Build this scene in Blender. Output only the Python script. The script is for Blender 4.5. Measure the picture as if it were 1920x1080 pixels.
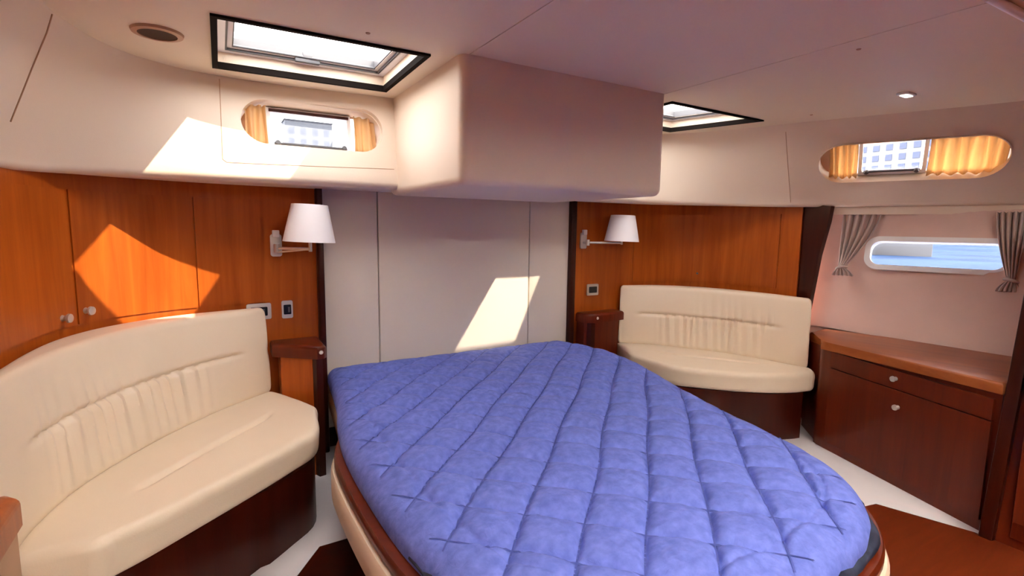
import bpy, bmesh, math, random
import numpy as np
from mathutils import Vector, Matrix, noise

random.seed(7)
for o in list(bpy.data.objects):
    bpy.data.objects.remove(o)
sc = bpy.context.scene
COL = sc.collection

# ------------------------------------------------------------------ camera
cam_d = bpy.data.cameras.new('camera')
cam = bpy.data.objects.new('camera', cam_d)
COL.objects.link(cam)
cam_d.sensor_width = 36.0
cam_d.lens = 36.0 * 956.97 / 1920.0
cam_d.clip_start = 0.02
cam_d.clip_end = 2000
YAW, PITCH, ROLL = math.radians(30.665), math.radians(6.791), math.radians(0.784)
_f = Vector((math.sin(YAW) * math.cos(PITCH), math.cos(YAW) * math.cos(PITCH), -math.sin(PITCH)))
_r0 = Vector((math.cos(YAW), -math.sin(YAW), 0))
_u0 = _r0.cross(_f)
_r = _r0 * math.cos(ROLL) + _u0 * math.sin(ROLL)
_u = _u0 * math.cos(ROLL) - _r0 * math.sin(ROLL)
cam.matrix_world = Matrix(((_r.x, _u.x, -_f.x, -1.36), (_r.y, _u.y, -_f.y, 0.0), (_r.z, _u.z, -_f.z, 1.22), (0, 0, 0, 1)))
sc.camera = cam

# ------------------------------------------------------------------ world, sun, exposure
SKY_STRENGTH = 15.0
SUN_STRENGTH = 12.0
EXPOSURE = 1.22
world = bpy.data.worlds.new('world')
sc.world = world
world.use_nodes = True
wn = world.node_tree
wn.nodes.clear()
w_out = wn.nodes.new('ShaderNodeOutputWorld')
w_bg = wn.nodes.new('ShaderNodeBackground')
w_tc = wn.nodes.new('ShaderNodeTexCoord')
w_sep = wn.nodes.new('ShaderNodeSeparateXYZ')
w_ramp = wn.nodes.new('ShaderNodeValToRGB')
w_ramp.color_ramp.elements[0].position = 0.0
w_ramp.color_ramp.elements[0].color = (1.0, 0.95, 0.90, 1)
w_ramp.color_ramp.elements[1].position = 0.7
w_ramp.color_ramp.elements[1].color = (0.97, 0.96, 0.97, 1)
wn.links.new(w_tc.outputs['Generated'], w_sep.inputs[0])
wn.links.new(w_sep.outputs['Z'], w_ramp.inputs[0])
wn.links.new(w_ramp.outputs[0], w_bg.inputs['Color'])
w_bg.inputs['Strength'].default_value = SKY_STRENGTH
wn.links.new(w_bg.outputs[0], w_out.inputs[0])

sun_d = bpy.data.lights.new('sun', 'SUN')
sun_d.energy = SUN_STRENGTH
sun_d.color = (1.0, 0.89, 0.70)
sun_d.angle = math.radians(0.7)
sun = bpy.data.objects.new('sun', sun_d)
COL.objects.link(sun)
sun.location = (6, -4, 12)
sun.rotation_euler = Vector((-0.645, 0.606, -1.0)).to_track_quat('-Z', 'Y').to_euler()

sc.view_settings.view_transform = 'Standard'
sc.view_settings.look = 'None'
sc.view_settings.exposure = EXPOSURE
sc.view_settings.gamma = 1.0
sc.view_settings.use_curve_mapping = False


# ------------------------------------------------------------------ materials
def mat_base(name):
    m = bpy.data.materials.new(name)
    m.use_nodes = True
    nt = m.node_tree
    b = nt.nodes['Principled BSDF']
    return m, nt, b


def plain(name, col, rough=0.5, metal=0.0, var=0.0, vscale=6.0, bump=0.0, bscale=200.0, spec=0.5):
    m, nt, b = mat_base(name)
    b.inputs['Roughness'].default_value = rough
    b.inputs['Metallic'].default_value = metal
    b.inputs['Specular IOR Level'].default_value = spec
    b.inputs['Base Color'].default_value = (*col, 1)
    tc = nt.nodes.new('ShaderNodeTexCoord')
    if var > 0:
        n = nt.nodes.new('ShaderNodeTexNoise')
        n.inputs['Scale'].default_value = vscale
        n.inputs['Detail'].default_value = 4
        r = nt.nodes.new('ShaderNodeValToRGB')
        r.color_ramp.elements[0].position = 0.3
        r.color_ramp.elements[1].position = 0.7
        r.color_ramp.elements[0].color = (*[c * (1 - var) for c in col], 1)
        r.color_ramp.elements[1].color = (*[min(1, c * (1 + var)) for c in col], 1)
        nt.links.new(tc.outputs['Object'], n.inputs['Vector'])
        nt.links.new(n.outputs['Fac'], r.inputs[0])
        nt.links.new(r.outputs[0], b.inputs['Base Color'])
    if bump > 0:
        n2 = nt.nodes.new('ShaderNodeTexNoise')
        n2.inputs['Scale'].default_value = bscale
        n2.inputs['Detail'].default_value = 3
        bp = nt.nodes.new('ShaderNodeBump')
        bp.inputs['Strength'].default_value = bump
        bp.inputs['Distance'].default_value = 0.002
        nt.links.new(tc.outputs['Object'], n2.inputs['Vector'])
        nt.links.new(n2.outputs['Fac'], bp.inputs['Height'])
        nt.links.new(bp.outputs[0], b.inputs['Normal'])
    return m


def wood(name, dark, light, scale=(22, 22, 1.3), rough=0.33):
    m, nt, b = mat_base(name)
    tc = nt.nodes.new('ShaderNodeTexCoord')
    mp = nt.nodes.new('ShaderNodeMapping')
    mp.inputs['Scale'].default_value = scale
    n = nt.nodes.new('ShaderNodeTexNoise')
    n.inputs['Scale'].default_value = 1.0
    n.inputs['Detail'].default_value = 8
    n.inputs['Roughness'].default_value = 0.6
    n.inputs['Distortion'].default_value = 0.5
    r = nt.nodes.new('ShaderNodeValToRGB')
    r.color_ramp.elements[0].position = 0.28
    r.color_ramp.elements[1].position = 0.74
    r.color_ramp.elements[0].color = (*dark, 1)
    r.color_ramp.elements[1].color = (*light, 1)
    nt.links.new(tc.outputs['Object'], mp.inputs['Vector'])
    nt.links.new(mp.outputs[0], n.inputs['Vector'])
    nt.links.new(n.outputs['Fac'], r.inputs[0])
    nt.links.new(r.outputs[0], b.inputs['Base Color'])
    b.inputs['Roughness'].default_value = rough
    b.inputs['Coat Weight'].default_value = 0.08
    b.inputs['Specular IOR Level'].default_value = 0.22
    b.inputs['Coat Roughness'].default_value = 0.15
    return m


M = {}
M['wood'] = wood('varnished_teak', (0.34, 0.062, 0.007), (0.56, 0.130, 0.014))
M['wood_top'] = wood('varnished_teak_flat', (0.25, 0.055, 0.012), (0.42, 0.12, 0.03), (14, 2.0, 14))
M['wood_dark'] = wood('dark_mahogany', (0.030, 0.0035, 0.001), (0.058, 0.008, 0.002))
M['wood_red'] = wood('red_mahogany', (0.085, 0.010, 0.002), (0.15, 0.019, 0.004))
M['wood_floor'] = wood('mahogany_floor', (0.11, 0.016, 0.004), (0.18, 0.030, 0.008), (3.0, 24, 10))
M['lining'] = plain('cream_vinyl_lining', (0.79, 0.655, 0.525), 0.55, bump=0.15, bscale=350)
M['ceiling'] = plain('ceiling_vinyl', (0.84, 0.735, 0.575), 0.6, bump=0.15, bscale=350)
M['head'] = plain('padded_panel_cream', (0.79, 0.70, 0.59), 0.5, bump=0.12, bscale=300)
M['hull'] = plain('mauve_hull_lining', (0.70, 0.49, 0.42), 0.7, var=0.03, bump=0.15)
M['leather'] = plain('cream_leather', (0.84, 0.70, 0.53), 0.42, var=0.02, vscale=4, bump=0.12, bscale=260)
M['leather_band'] = plain('cream_leather_band', (0.82, 0.66, 0.50), 0.45, bump=0.1)
M['floor'] = plain('pale_floor', (0.82, 0.77, 0.78), 0.45, var=0.02)
M['white'] = plain('white_plastic', (0.86, 0.85, 0.85), 0.35)
M['quilt_seam_shade'] = plain('blue_seam_shade', (0.062, 0.085, 0.34), 0.8)  # colour of the shade painted along the quilt seams
M['shade'] = plain('white_shade', (0.88, 0.85, 0.87), 0.7, bump=0.1, bscale=500)
M['black'] = plain('black_rubber', (0.010, 0.007, 0.006), 0.9, spec=0.1)
M['grey'] = plain('grey_gasket', (0.10, 0.10, 0.11), 0.5)
M['chrome'] = plain('satin_chrome', (0.72, 0.70, 0.66), 0.42, metal=0.75)
M['screen'] = plain('dark_screen', (0.012, 0.015, 0.02), 0.15)
M['bronze'] = plain('bronze_reflector', (0.07, 0.035, 0.02), 0.6, spec=0.1)
M['tan'] = plain('tan_panel', (0.50, 0.29, 0.17), 0.5, var=0.03)
M['curtain'] = plain('taupe_curtain', (0.52, 0.40, 0.36), 0.8, bump=0.2, bscale=400)
M['water'] = plain('sea', (0.024, 0.042, 0.085), 0.6, var=0.3, vscale=0.25, bump=0.4, bscale=2.0, spec=0.02)
M['stone'] = plain('pale_render', (0.060, 0.060, 0.066), 0.8)
M['boat'] = plain('boat_white', (0.13, 0.12, 0.115), 0.6, spec=0.1)
M['bglass'] = plain('building_glass', (0.028, 0.033, 0.052), 0.6, spec=0.1)
M['dock'] = plain('pontoon', (0.03, 0.03, 0.034), 0.8)


def pane_mat(name, tint):
    m = bpy.data.materials.new(name)
    m.use_nodes = True
    nt = m.node_tree
    nt.nodes.clear()
    out = nt.nodes.new('ShaderNodeOutputMaterial')
    mix = nt.nodes.new('ShaderNodeMixShader')
    tr = nt.nodes.new('ShaderNodeBsdfTransparent')
    tr.inputs[0].default_value = (*tint, 1)
    gl = nt.nodes.new('ShaderNodeBsdfGlossy')
    gl.inputs['Roughness'].default_value = 0.02
    mix.inputs[0].default_value = 0.05
    nt.links.new(tr.outputs[0], mix.inputs[1])
    nt.links.new(gl.outputs[0], mix.inputs[2])
    nt.links.new(mix.outputs[0], out.inputs[0])
    return m


def curtain_glow_mat():
    m, nt, b = mat_base('gold_pleated_cloth')
    b.inputs['Base Color'].default_value = (0.80, 0.60, 0.36, 1)
    b.inputs['Roughness'].default_value = 0.8
    out = [n for n in nt.nodes if n.type == 'OUTPUT_MATERIAL'][0]
    tl = nt.nodes.new('ShaderNodeBsdfTranslucent')
    tl.inputs[0].default_value = (0.85, 0.62, 0.36, 1)
    mix = nt.nodes.new('ShaderNodeMixShader')
    mix.inputs[0].default_value = 0.6
    nt.links.new(b.outputs[0], mix.inputs[1])
    nt.links.new(tl.outputs[0], mix.inputs[2])
    nt.links.new(mix.outputs[0], out.inputs[0])
    return m


def quilt_mat():
    m, nt, b = mat_base('blue_quilt_cotton')
    tc = nt.nodes.new('ShaderNodeTexCoord')
    n = nt.nodes.new('ShaderNodeTexNoise')
    n.inputs['Scale'].default_value = 38
    n.inputs['Detail'].default_value = 6
    r = nt.nodes.new('ShaderNodeValToRGB')
    r.color_ramp.elements[0].position = 0.3
    r.color_ramp.elements[1].position = 0.72
    r.color_ramp.elements[0].color = (0.095, 0.135, 0.50, 1)
    r.color_ramp.elements[1].color = (0.165, 0.215, 0.67, 1)
    nt.links.new(tc.outputs['Object'], n.inputs['Vector'])
    nt.links.new(n.outputs['Fac'], r.inputs[0])
    nt.links.new(r.outputs[0], b.inputs['Base Color'])
    b.inputs['Roughness'].default_value = 0.75
    n2 = nt.nodes.new('ShaderNodeTexNoise')
    n2.inputs['Scale'].default_value = 30
    n2.inputs['Detail'].default_value = 7
    n2.inputs['Distortion'].default_value = 0.8
    bp = nt.nodes.new('ShaderNodeBump')
    bp.inputs['Strength'].default_value = 0.6
    bp.inputs['Distance'].default_value = 0.008
    nt.links.new(tc.outputs['Object'], n2.inputs['Vector'])
    nt.links.new(n2.outputs['Fac'], bp.inputs['Height'])
    nt.links.new(bp.outputs[0], b.inputs['Normal'])
    return m


def binding_shade_mat():
    m, nt, b = mat_base('navy_mottled_binding_shade')
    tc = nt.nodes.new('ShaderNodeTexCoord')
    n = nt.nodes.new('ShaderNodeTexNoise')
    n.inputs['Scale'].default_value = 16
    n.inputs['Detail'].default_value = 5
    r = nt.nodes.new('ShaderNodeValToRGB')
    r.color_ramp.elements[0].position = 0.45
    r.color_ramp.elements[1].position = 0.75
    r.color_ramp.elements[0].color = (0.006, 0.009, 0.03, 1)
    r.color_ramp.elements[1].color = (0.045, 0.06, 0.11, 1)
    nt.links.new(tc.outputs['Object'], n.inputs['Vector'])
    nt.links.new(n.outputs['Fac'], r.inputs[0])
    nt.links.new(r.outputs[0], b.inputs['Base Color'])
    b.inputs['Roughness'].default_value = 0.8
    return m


def lamp_glass_mat():
    m, nt, b = mat_base('downlight_glass')
    b.inputs['Base Color'].default_value = (0.9, 0.88, 0.85, 1)
    b.inputs['Roughness'].default_value = 0.3
    b.inputs['Emission Color'].default_value = (1, 0.93, 0.85, 1)
    b.inputs['Emission Strength'].default_value = 1.0
    return m


M['pane'] = pane_mat('clear_glass', (.96, .97, .98))
M['pane_hatch'] = pane_mat('smoked_hatch_acrylic', (.62, .615, .61))
M['pane_tint'] = pane_mat('smoked_glass', (.52, .54, .57))
M['pane_mid'] = pane_mat('lightly_tinted_glass', (.62, .62, .63))
def opal_mat():
    m = bpy.data.materials.new('opal_acrylic')
    m.use_nodes = True
    nt = m.node_tree
    nt.nodes.clear()
    out = nt.nodes.new('ShaderNodeOutputMaterial')
    tl = nt.nodes.new('ShaderNodeBsdfTranslucent')
    tl.inputs[0].default_value = (0.72, 0.70, 0.67, 1)
    nt.links.new(tl.outputs[0], out.inputs[0])
    return m


M['opal'] = opal_mat()
M['gold'] = curtain_glow_mat()
M['quilt'] = quilt_mat()
M['binding_shade'] = binding_shade_mat()
M['lampglass'] = lamp_glass_mat()


# ------------------------------------------------------------------ helpers
def link_mesh(name, me, mat, parent=None, smooth=False):
    o = bpy.data.objects.new(name, me)
    COL.objects.link(o)
    if mat:
        me.materials.append(M[mat] if isinstance(mat, str) else mat)
    if smooth:
        for p in me.polygons:
            p.use_smooth = True
    if parent:
        o.parent = parent
    return o


def from_bm(name, bm, mat, parent=None, smooth=False):
    bmesh.ops.recalc_face_normals(bm, faces=bm.faces)
    me = bpy.data.meshes.new(name)
    bm.to_mesh(me)
    bm.free()
    return link_mesh(name, me, mat, parent, smooth)


def sharp(o, deg=35):
    """smooth faces with sharp edges above an angle"""
    me = o.data
    bm = bmesh.new()
    bm.from_mesh(me)
    for f in bm.faces:
        f.smooth = True
    for e in bm.edges:
        if len(e.link_faces) == 2 and e.calc_face_angle(0) > math.radians(deg):
            e.smooth = False
    bm.to_mesh(me)
    bm.free()
    return o


def thing(name, label, cat, loc=(0, 0, 0), group=None, kind=None):
    o = bpy.data.objects.new(name, None)
    COL.objects.link(o)
    o.location = loc
    o.empty_display_size = 0.05
    if kind:
        o['kind'] = kind
    if label:
        o['label'] = label
    if cat:
        o['category'] = cat
    if group:
        o['group'] = group
    return o


def part(o, t):
    """parent o (built in world coordinates) to a thing that only has a location"""
    o.parent = t
    o.matrix_parent_inverse = Matrix.Translation(t.location).inverted()
    return o


def struct(o, label=None):
    o['kind'] = 'structure'
    if label:
        o['label'] = label
    return o


def box_bm(lo, hi, bev=0.0, seg=2):
    bm = bmesh.new()
    bmesh.ops.create_cube(bm, size=1.0)
    for v in bm.verts:
        v.co = Vector([lo[i] + (v.co[i] + 0.5) * (hi[i] - lo[i]) for i in range(3)])
    if bev > 0:
        bmesh.ops.bevel(bm, geom=list(bm.edges), offset=bev, segments=seg, affect='EDGES', profile=0.5)
    return bm


def box(name, lo, hi, mat, parent=None, bev=0.0, seg=2):
    o = from_bm(name, box_bm(lo, hi, bev, seg), mat, parent)
    return sharp(o, 40) if bev else o


def prism_bm(poly, z0, z1, bev=0.0, seg=2):
    bm = bmesh.new()
    zz0 = z0 if callable(z0) else (lambda x, y: z0)
    zz1 = z1 if callable(z1) else (lambda x, y: z1)
    lo = [bm.verts.new((x, y, zz0(x, y))) for x, y in poly]
    hi = [bm.verts.new((x, y, zz1(x, y))) for x, y in poly]
    bm.faces.new(lo[::-1])
    top = bm.faces.new(hi)
    n = len(poly)
    for i in range(n):
        bm.faces.new((lo[i], lo[(i + 1) % n], hi[(i + 1) % n], hi[i]))
    if bev > 0:
        bmesh.ops.bevel(bm, geom=list(top.edges), offset=bev, segments=seg, affect='EDGES', profile=0.5)
    return bm


def prism(name, poly, z0, z1, mat, parent=None, bev=0.0, seg=3):
    return sharp(from_bm(name, prism_bm(poly, z0, z1, bev, seg), mat, parent), 40)


def catmull(pts, per=8):
    pts = [np.array(p, float) for p in pts]
    out = []
    n = len(pts)
    for i in range(n - 1):
        p0 = pts[i - 1] if i > 0 else 2 * pts[0] - pts[1]
        p1, p2 = pts[i], pts[i + 1]
        p3 = pts[i + 2] if i + 2 < n else 2 * pts[-1] - pts[-2]
        for k in range(per):
            t = k / per
            out.append(0.5 * ((2 * p1) + (-p0 + p2) * t + (2 * p0 - 5 * p1 + 4 * p2 - p3) * t * t + (-p0 + 3 * p1 - 3 * p2 + p3) * t ** 3))
    out.append(pts[-1])
    return np.array(out)


def resample(poly, n):
    p = np.array(poly)
    d = np.r_[0, np.cumsum(np.linalg.norm(np.diff(p, axis=0), axis=1))]
    s = np.linspace(0, d[-1], n)
    return np.stack([np.interp(s, d, p[:, k]) for k in range(p.shape[1])], 1)


def grid_mesh(name, G, mat, parent=None, closed_v=False, caps=False, smooth=True):
    """G: array (nu, nv, 3)"""
    nu, nv = G.shape[:2]
    verts = G.reshape(-1, 3).tolist()
    faces = []
    for i in range(nu - 1):
        for j in range(nv if closed_v else nv - 1):
            j2 = (j + 1) % nv
            faces.append((i * nv + j, i * nv + j2, (i + 1) * nv + j2, (i + 1) * nv + j))
    if caps:
        faces.append(tuple(range(nv))[::-1])
        faces.append(tuple((nu - 1) * nv + j for j in range(nv)))
    me = bpy.data.meshes.new(name)
    me.from_pydata(verts, [], faces)
    bm = bmesh.new()
    bm.from_mesh(me)
    bmesh.ops.recalc_face_normals(bm, faces=bm.faces)
    bm.to_mesh(me)
    bm.free()
    return link_mesh(name, me, mat, parent, smooth)


def plan_wall(name, inner, z0, z1, thick, mat, parent=None):
    """a wall that follows a plan curve; thick is offset to the right of the walking direction (negative: left)"""
    p = np.array(inner)
    t = np.gradient(p, axis=0)
    t /= np.linalg.norm(t, axis=1)[:, None]
    nrm = np.stack([t[:, 1], -t[:, 0]], 1)
    q = p + nrm * thick
    f0 = z0 if callable(z0) else (lambda s: z0)
    f1 = z1 if callable(z1) else (lambda s: z1)
    G = []
    for i in range(len(p)):
        s = i / (len(p) - 1)
        G.append([(p[i, 0], p[i, 1], f0(s)), (p[i, 0], p[i, 1], f1(s)), (q[i, 0], q[i, 1], f1(s)), (q[i, 0], q[i, 1], f0(s))])
    o = grid_mesh(name, np.array(G), mat, parent, closed_v=True, caps=True)
    return sharp(o, 40)


def tube_bm(path, r, seg=12, bm=None, closed=False):
    bm = bm or bmesh.new()
    path = [Vector(p) for p in path]
    n = len(path)
    rr = r if hasattr(r, '__len__') else [r] * n
    rings = []
    up = Vector((0, 0, 1))
    for i in range(n):
        if closed:
            d = path[(i + 1) % n] - path[i - 1]
        else:
            d = path[min(i + 1, n - 1)] - path[max(i - 1, 0)]
        d.normalize()
        a = d.cross(up)
        if a.length < 1e-3:
            a = d.cross(Vector((1, 0, 0)))
        a.normalize()
        b = a.cross(d)
        rings.append([bm.verts.new(path[i] + (a * math.cos(2 * math.pi * k / seg) + b * math.sin(2 * math.pi * k / seg)) * rr[i]) for k in range(seg)])
    for i in range(n if closed else n - 1):
        r0, r1 = rings[i], rings[(i + 1) % n]
        for k in range(seg):
            bm.faces.new((r0[k], r0[(k + 1) % seg], r1[(k + 1) % seg], r1[k]))
    if not closed:
        bm.faces.new(rings[0][::-1])
        bm.faces.new(rings[-1])
    return bm


def tube(name, path, r, mat, parent=None, seg=12, closed=False):
    return sharp(from_bm(name, tube_bm(path, r, seg, None, closed), mat, parent), 50)


def lathe(name, prof, mat, parent=None, origin=(0, 0, 0), axis=(0, 0, 1), seg=28):
    """prof: list of (radius, height) turned about axis from origin; closed where radius is 0"""
    bm = bmesh.new()
    ax = Vector(axis).normalized()
    q = Vector((0, 0, 1)).rotation_difference(ax)
    rings = []
    for r, h in prof:
        if r < 1e-6:
            rings.append([bm.verts.new(Vector(origin) + q @ Vector((0, 0, h)))])
        else:
            rings.append([bm.verts.new(Vector(origin) + q @ Vector((r * math.cos(2 * math.pi * k / seg), r * math.sin(2 * math.pi * k / seg), h))) for k in range(seg)])
    for a, b in zip(rings[:-1], rings[1:]):
        for k in range(seg):
            k2 = (k + 1) % seg
            if len(a) == 1 and len(b) == 1:
                continue
            if len(a) == 1:
                bm.faces.new((a[0], b[k2], b[k]))
            elif len(b) == 1:
                bm.faces.new((a[k], a[k2], b[0]))
            else:
                bm.faces.new((a[k], a[k2], b[k2], b[k]))
    return sharp(from_bm(name, bm, mat, parent), 40)


def cut(o, cutters):
    """boolean difference, applied"""
    for c in cutters:
        md = o.modifiers.new('cut', 'BOOLEAN')
        md.operation = 'DIFFERENCE'
        md.solver = 'EXACT'
        md.object = c
    dg = bpy.context.evaluated_depsgraph_get()
    me = bpy.data.meshes.new_from_object(o.evaluated_get(dg))
    o.modifiers.clear()
    o.data = me
    return o


def drop(objs):
    for c in objs:
        bpy.data.objects.remove(c)


class Frame:
    """local frame on a wall: u along, v up, n into the room"""
    def __init__(self, c, u, v):
        self.c, self.u = Vector(c), Vector(u).normalized()
        v = Vector(v)
        self.v = (v - self.u * v.dot(self.u)).normalized()
        self.n = self.u.cross(self.v)

    def p(self, u, v, n=0.0):
        return self.c + self.u * u + self.v * v + self.n * n


def stadium(hw, hh, r=None, seg=10):
    r = hh if r is None else r
    pts = []
    for cx, cy, a0 in ((hw - r, hh - r, 0), (-hw + r, hh - r, 90), (-hw + r, -hh + r, 180), (hw - r, -hh + r, 270)):
        for k in range(seg + 1):
            a = math.radians(a0 + 90 * k / seg)
            pts.append((cx + r * math.cos(a), cy + r * math.sin(a)))
    return pts


def frame_prism(name, fr, pts, n0, n1, mat, parent=None):
    bm = bmesh.new()
    lo = [bm.verts.new(fr.p(x, y, n0)) for x, y in pts]
    hi = [bm.verts.new(fr.p(x, y, n1)) for x, y in pts]
    bm.faces.new(lo[::-1])
    bm.faces.new(hi)
    k = len(pts)
    for i in range(k):
        bm.faces.new((lo[i], lo[(i + 1) % k], hi[(i + 1) % k], hi[i]))
    return sharp(from_bm(name, bm, mat, parent), 40)


def frame_ring(name, fr, outer, inner, n0, n1, mat, parent=None):
    bm = bmesh.new()
    k = len(outer)
    A = [bm.verts.new(fr.p(x, y, n0)) for x, y in outer]
    B = [bm.verts.new(fr.p(x, y, n1)) for x, y in outer]
    C = [bm.verts.new(fr.p(x, y, n1)) for x, y in inner]
    D = [bm.verts.new(fr.p(x, y, n0)) for x, y in inner]
    for i in range(k):
        j = (i + 1) % k
        for P, Q in ((A, B), (B, C), (C, D), (D, A)):
            bm.faces.new((P[i], P[j], Q[j], Q[i]))
    return sharp(from_bm(name, bm, mat, parent), 40)


# ------------------------------------------------------------------ plan curves of the cabin
MX = lambda pts: [(-p[0],) + tuple(p[1:]) for p in pts]
CRE_R = [(0, 2.57), (.57, 2.57), (1.0, 2.57), (1.22, 2.48), (1.37, 2.30), (1.48, 2.08), (1.55, 1.88), (1.605, 1.72), (1.70, 1.50), (1.80, 1.265), (1.93, .96), (2.05, .6), (2.1, 0), (2.1, -1.2)]
CRE_L = [(0, 2.56), (-.55, 2.54), (-.97, 2.58), (-1.28, 2.58), (-1.48, 2.51), (-1.63, 2.36), (-1.72, 2.1), (-1.74, 1.85), (-1.75, 1.6), (-1.79, 1.3), (-1.93, .96), (-2.05, .6), (-2.1, 0), (-2.1, -1.2)]
LIP_R = [(0, 2.484, 1.396), (.617, 2.484, 1.393), (1.083, 2.484, 1.386), (1.38, 2.40, 1.383), (1.608, 2.244, 1.380), (1.751, 2.081, 1.376), (1.83, 1.92, 1.372), (1.93, 1.79, 1.372), (2.02, 1.585, 1.372), (2.13, 1.33, 1.372), (2.26, 1.03, 1.372), (2.42, .66, 1.372), (2.5, 0, 1.372), (2.5, -1.2, 1.372)]
LIP_L = [(0, 2.484, 1.396), (-.522, 2.484, 1.397), (-.956, 2.484, 1.397), (-1.298, 2.479, 1.395), (-1.588, 2.448, 1.392), (-1.780, 2.345, 1.386), (-1.865, 2.175, 1.378), (-1.925, 1.868, 1.374), (-2.02, 1.585, 1.372), (-2.13, 1.33, 1.372), (-2.26, 1.03, 1.372), (-2.42, .66, 1.372), (-2.5, 0, 1.372), (-2.5, -1.2, 1.372)]
UND_R = [(0, 2.86), (.55, 2.86), (1.0, 2.86), (1.40, 2.82), (1.66, 2.72), (1.84, 2.57), (1.97, 2.3), (2.06, 1.97), (2.18, 1.67), (2.30, 1.37), (2.43, 1.07), (2.55, .68), (2.62, 0), (2.62, -1.2)]
W_R = [(.745, 2.80), (1.0, 2.795), (1.18, 2.78), (1.37, 2.745), (1.57, 2.67), (1.75, 2.53), (1.85, 2.34), (1.90, 2.10), (1.925, 1.90)]
W_L = [(-.855, 2.80), (-1.0, 2.795), (-1.18, 2.78), (-1.37, 2.745), (-1.57, 2.67), (-1.75, 2.53), (-1.85, 2.34), (-1.90, 2.10), (-1.95, 1.85), (-2.05, 1.5), (-2.3, .8), (-2.45, 0), (-2.45, -1.1)]

# ------------------------------------------------------------------ floor, ceiling
struct(box('floor', (-2.7, -1.25, -0.05), (2.8, 2.95, 0.0), 'floor'), 'pale cabin floor between bed and settees')
pst = [(-1.06, 1.90), (-1.60, 1.16), (-1.75, 0.5), (-1.75, -1.1), (-.9, -1.1), (-.9, 1.9)]
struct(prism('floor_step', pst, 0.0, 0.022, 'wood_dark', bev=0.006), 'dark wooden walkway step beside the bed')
bpy.data.objects['floor_step'].name = 'floor_walkway'
psr = [(.30, 1.18), (1.123, 1.008), (1.235, .70), (1.235, -1.1), (-.9, -1.1), (-.9, .5)]
o = prism('floor_entry', psr, 0.0, 0.03, 'wood_floor', bev=0.008)
struct(o, 'red wooden floor boards by the wardrobe')

LH = [(-1.32, 1.845), (-.64, 1.83), (-.625, 2.41), (-1.31, 2.43)]
RH = [(.62, 1.83), (1.36, 1.845), (1.19, 2.36), (.62, 2.36)]
FH = [(-1.55, -.95), (-.40, -.95), (-.40, .05), (-1.55, .05)]  # unseen skylight, added to light the near end of the cabin
GH = [(.05, -.95), (1.10, -.95), (1.10, .05), (.05, .05)]  # second unseen skylight, added as fill light
HATCHES = [LH, RH, FH, GH]
ZC = 1.84
cutters = [from_bm('c', prism_bm(h, ZC - .1, ZC + .2), None) for h in HATCHES]
ceil = struct(thing('ceiling', None, None), 'pinkish cream vinyl cabin ceiling in three panels')
for x0, x1 in ((-2.65, -.5165), (-.5125, .4815), (.4855, 2.75)):
    p = box('panel', (x0, -1.25, ZC), (x1, 2.92, ZC + .02), 'ceiling', None)
    cut(p, cutters)
    p.parent = ceil
p = box('backing', (-2.65, -1.25, ZC + .0205), (2.75, 2.92, ZC + .04), 'ceiling', None)
cut(p, cutters)
p.parent = ceil
drop(cutters)
for x, y in ((-.883, 1.744), (.581, .975), (1.45, 1.62)):
    lathe('button', [(0, -.003), (.006, -.003), (.008, 0), (0, 0)], 'tan', ceil, (x, y, ZC), seg=12)
# pale grab rail running along the ceiling towards the entrance
t = tube('rail', [(.40, .582, ZC - .012), (.62, .576, ZC - .012), (.95, .56, ZC - .012)], .012, 'white', ceil)


# ------------------------------------------------------------------ upper lining with soffit lip
def upper(cre, lip, und):
    C = catmull([(x, y, ZC + .012) for x, y in cre], 8)
    L = catmull(lip, 8)
    U = catmull([(x, y, 1.402) for x, y in und], 8)
    rows = []
    for c, l, u in zip(C, L, U):
        out = np.array([u[0] - l[0], u[1] - l[1], 0.0])
        out /= np.linalg.norm(out)
        col = []
        for k in range(12):
            s = k / 11
            pt = c * (1 - s) + (l + np.array([0, 0, .03])) * s
            col.append(pt)
        for k in range(1, 7):                      # rounded lip
            a = math.pi / 2 * k / 6
            col.append(l + out * (.03 * (1 - math.cos(a))) + np.array([0, 0, .03 * (1 - math.sin(a))]))
        for k in range(1, 5):
            s = k / 4
            a0 = l + out * .03
            col.append(a0 * (1 - s) + u * s)
        # outer skin, 25 mm further out, closes the solid
        col.append(u + np.array([0, 0, .03]))
        col.append(l + out * .05 + np.array([0, 0, .05]))
        col.append(c + out * .03)
        rows.append(col)
    return np.array(rows)


GR = upper(CRE_R, LIP_R, UND_R)
GL = upper(CRE_L, LIP_L, MX(UND_R))
# left: rows 0..N ; join at the centre
wl = grid_mesh('wall_upper_left', GL, 'lining', None, closed_v=True, caps=True)
wr = grid_mesh('wall_upper_right', GR, 'lining', None, closed_v=True, caps=True)
for o in (wl, wr):
    sharp(o, 30)
struct(wl, 'cream vinyl upper side lining with oval port, beside the left hatch')
struct(wr, 'cream vinyl upper side lining with gold curtained oval port')

F1 = Frame((-.915, 2.543, 1.665), (1, .003, .001), (-.004, .205, .979))
F2 = Frame((1.937, 1.359, 1.608), (.398, -.917, 0), (-.527, -.229, .818))
F3 = Frame((2.160, 1.270, 1.094), (.243, -.97, 0), (.216, .054, .975))
O1, O2, O3 = stadium(.307, .104), stadium(.418, .124), stadium(.31, .085, .06)
c1 = frame_prism('c1', F1, O1, -.3, .3, None)
c2 = frame_prism('c2', F2, O2, -.3, .3, None)
cut(wl, [c1])
cut(wr, [c2])
drop([c1, c2])
for o in (wl, wr):
    sharp(o, 30)

from mathutils.bvhtree import BVHTree


def bvh_of(o):
    bm = bmesh.new()
    bm.from_mesh(o.data)
    t = BVHTree.FromBMesh(bm)
    bm.free()
    return t


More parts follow.
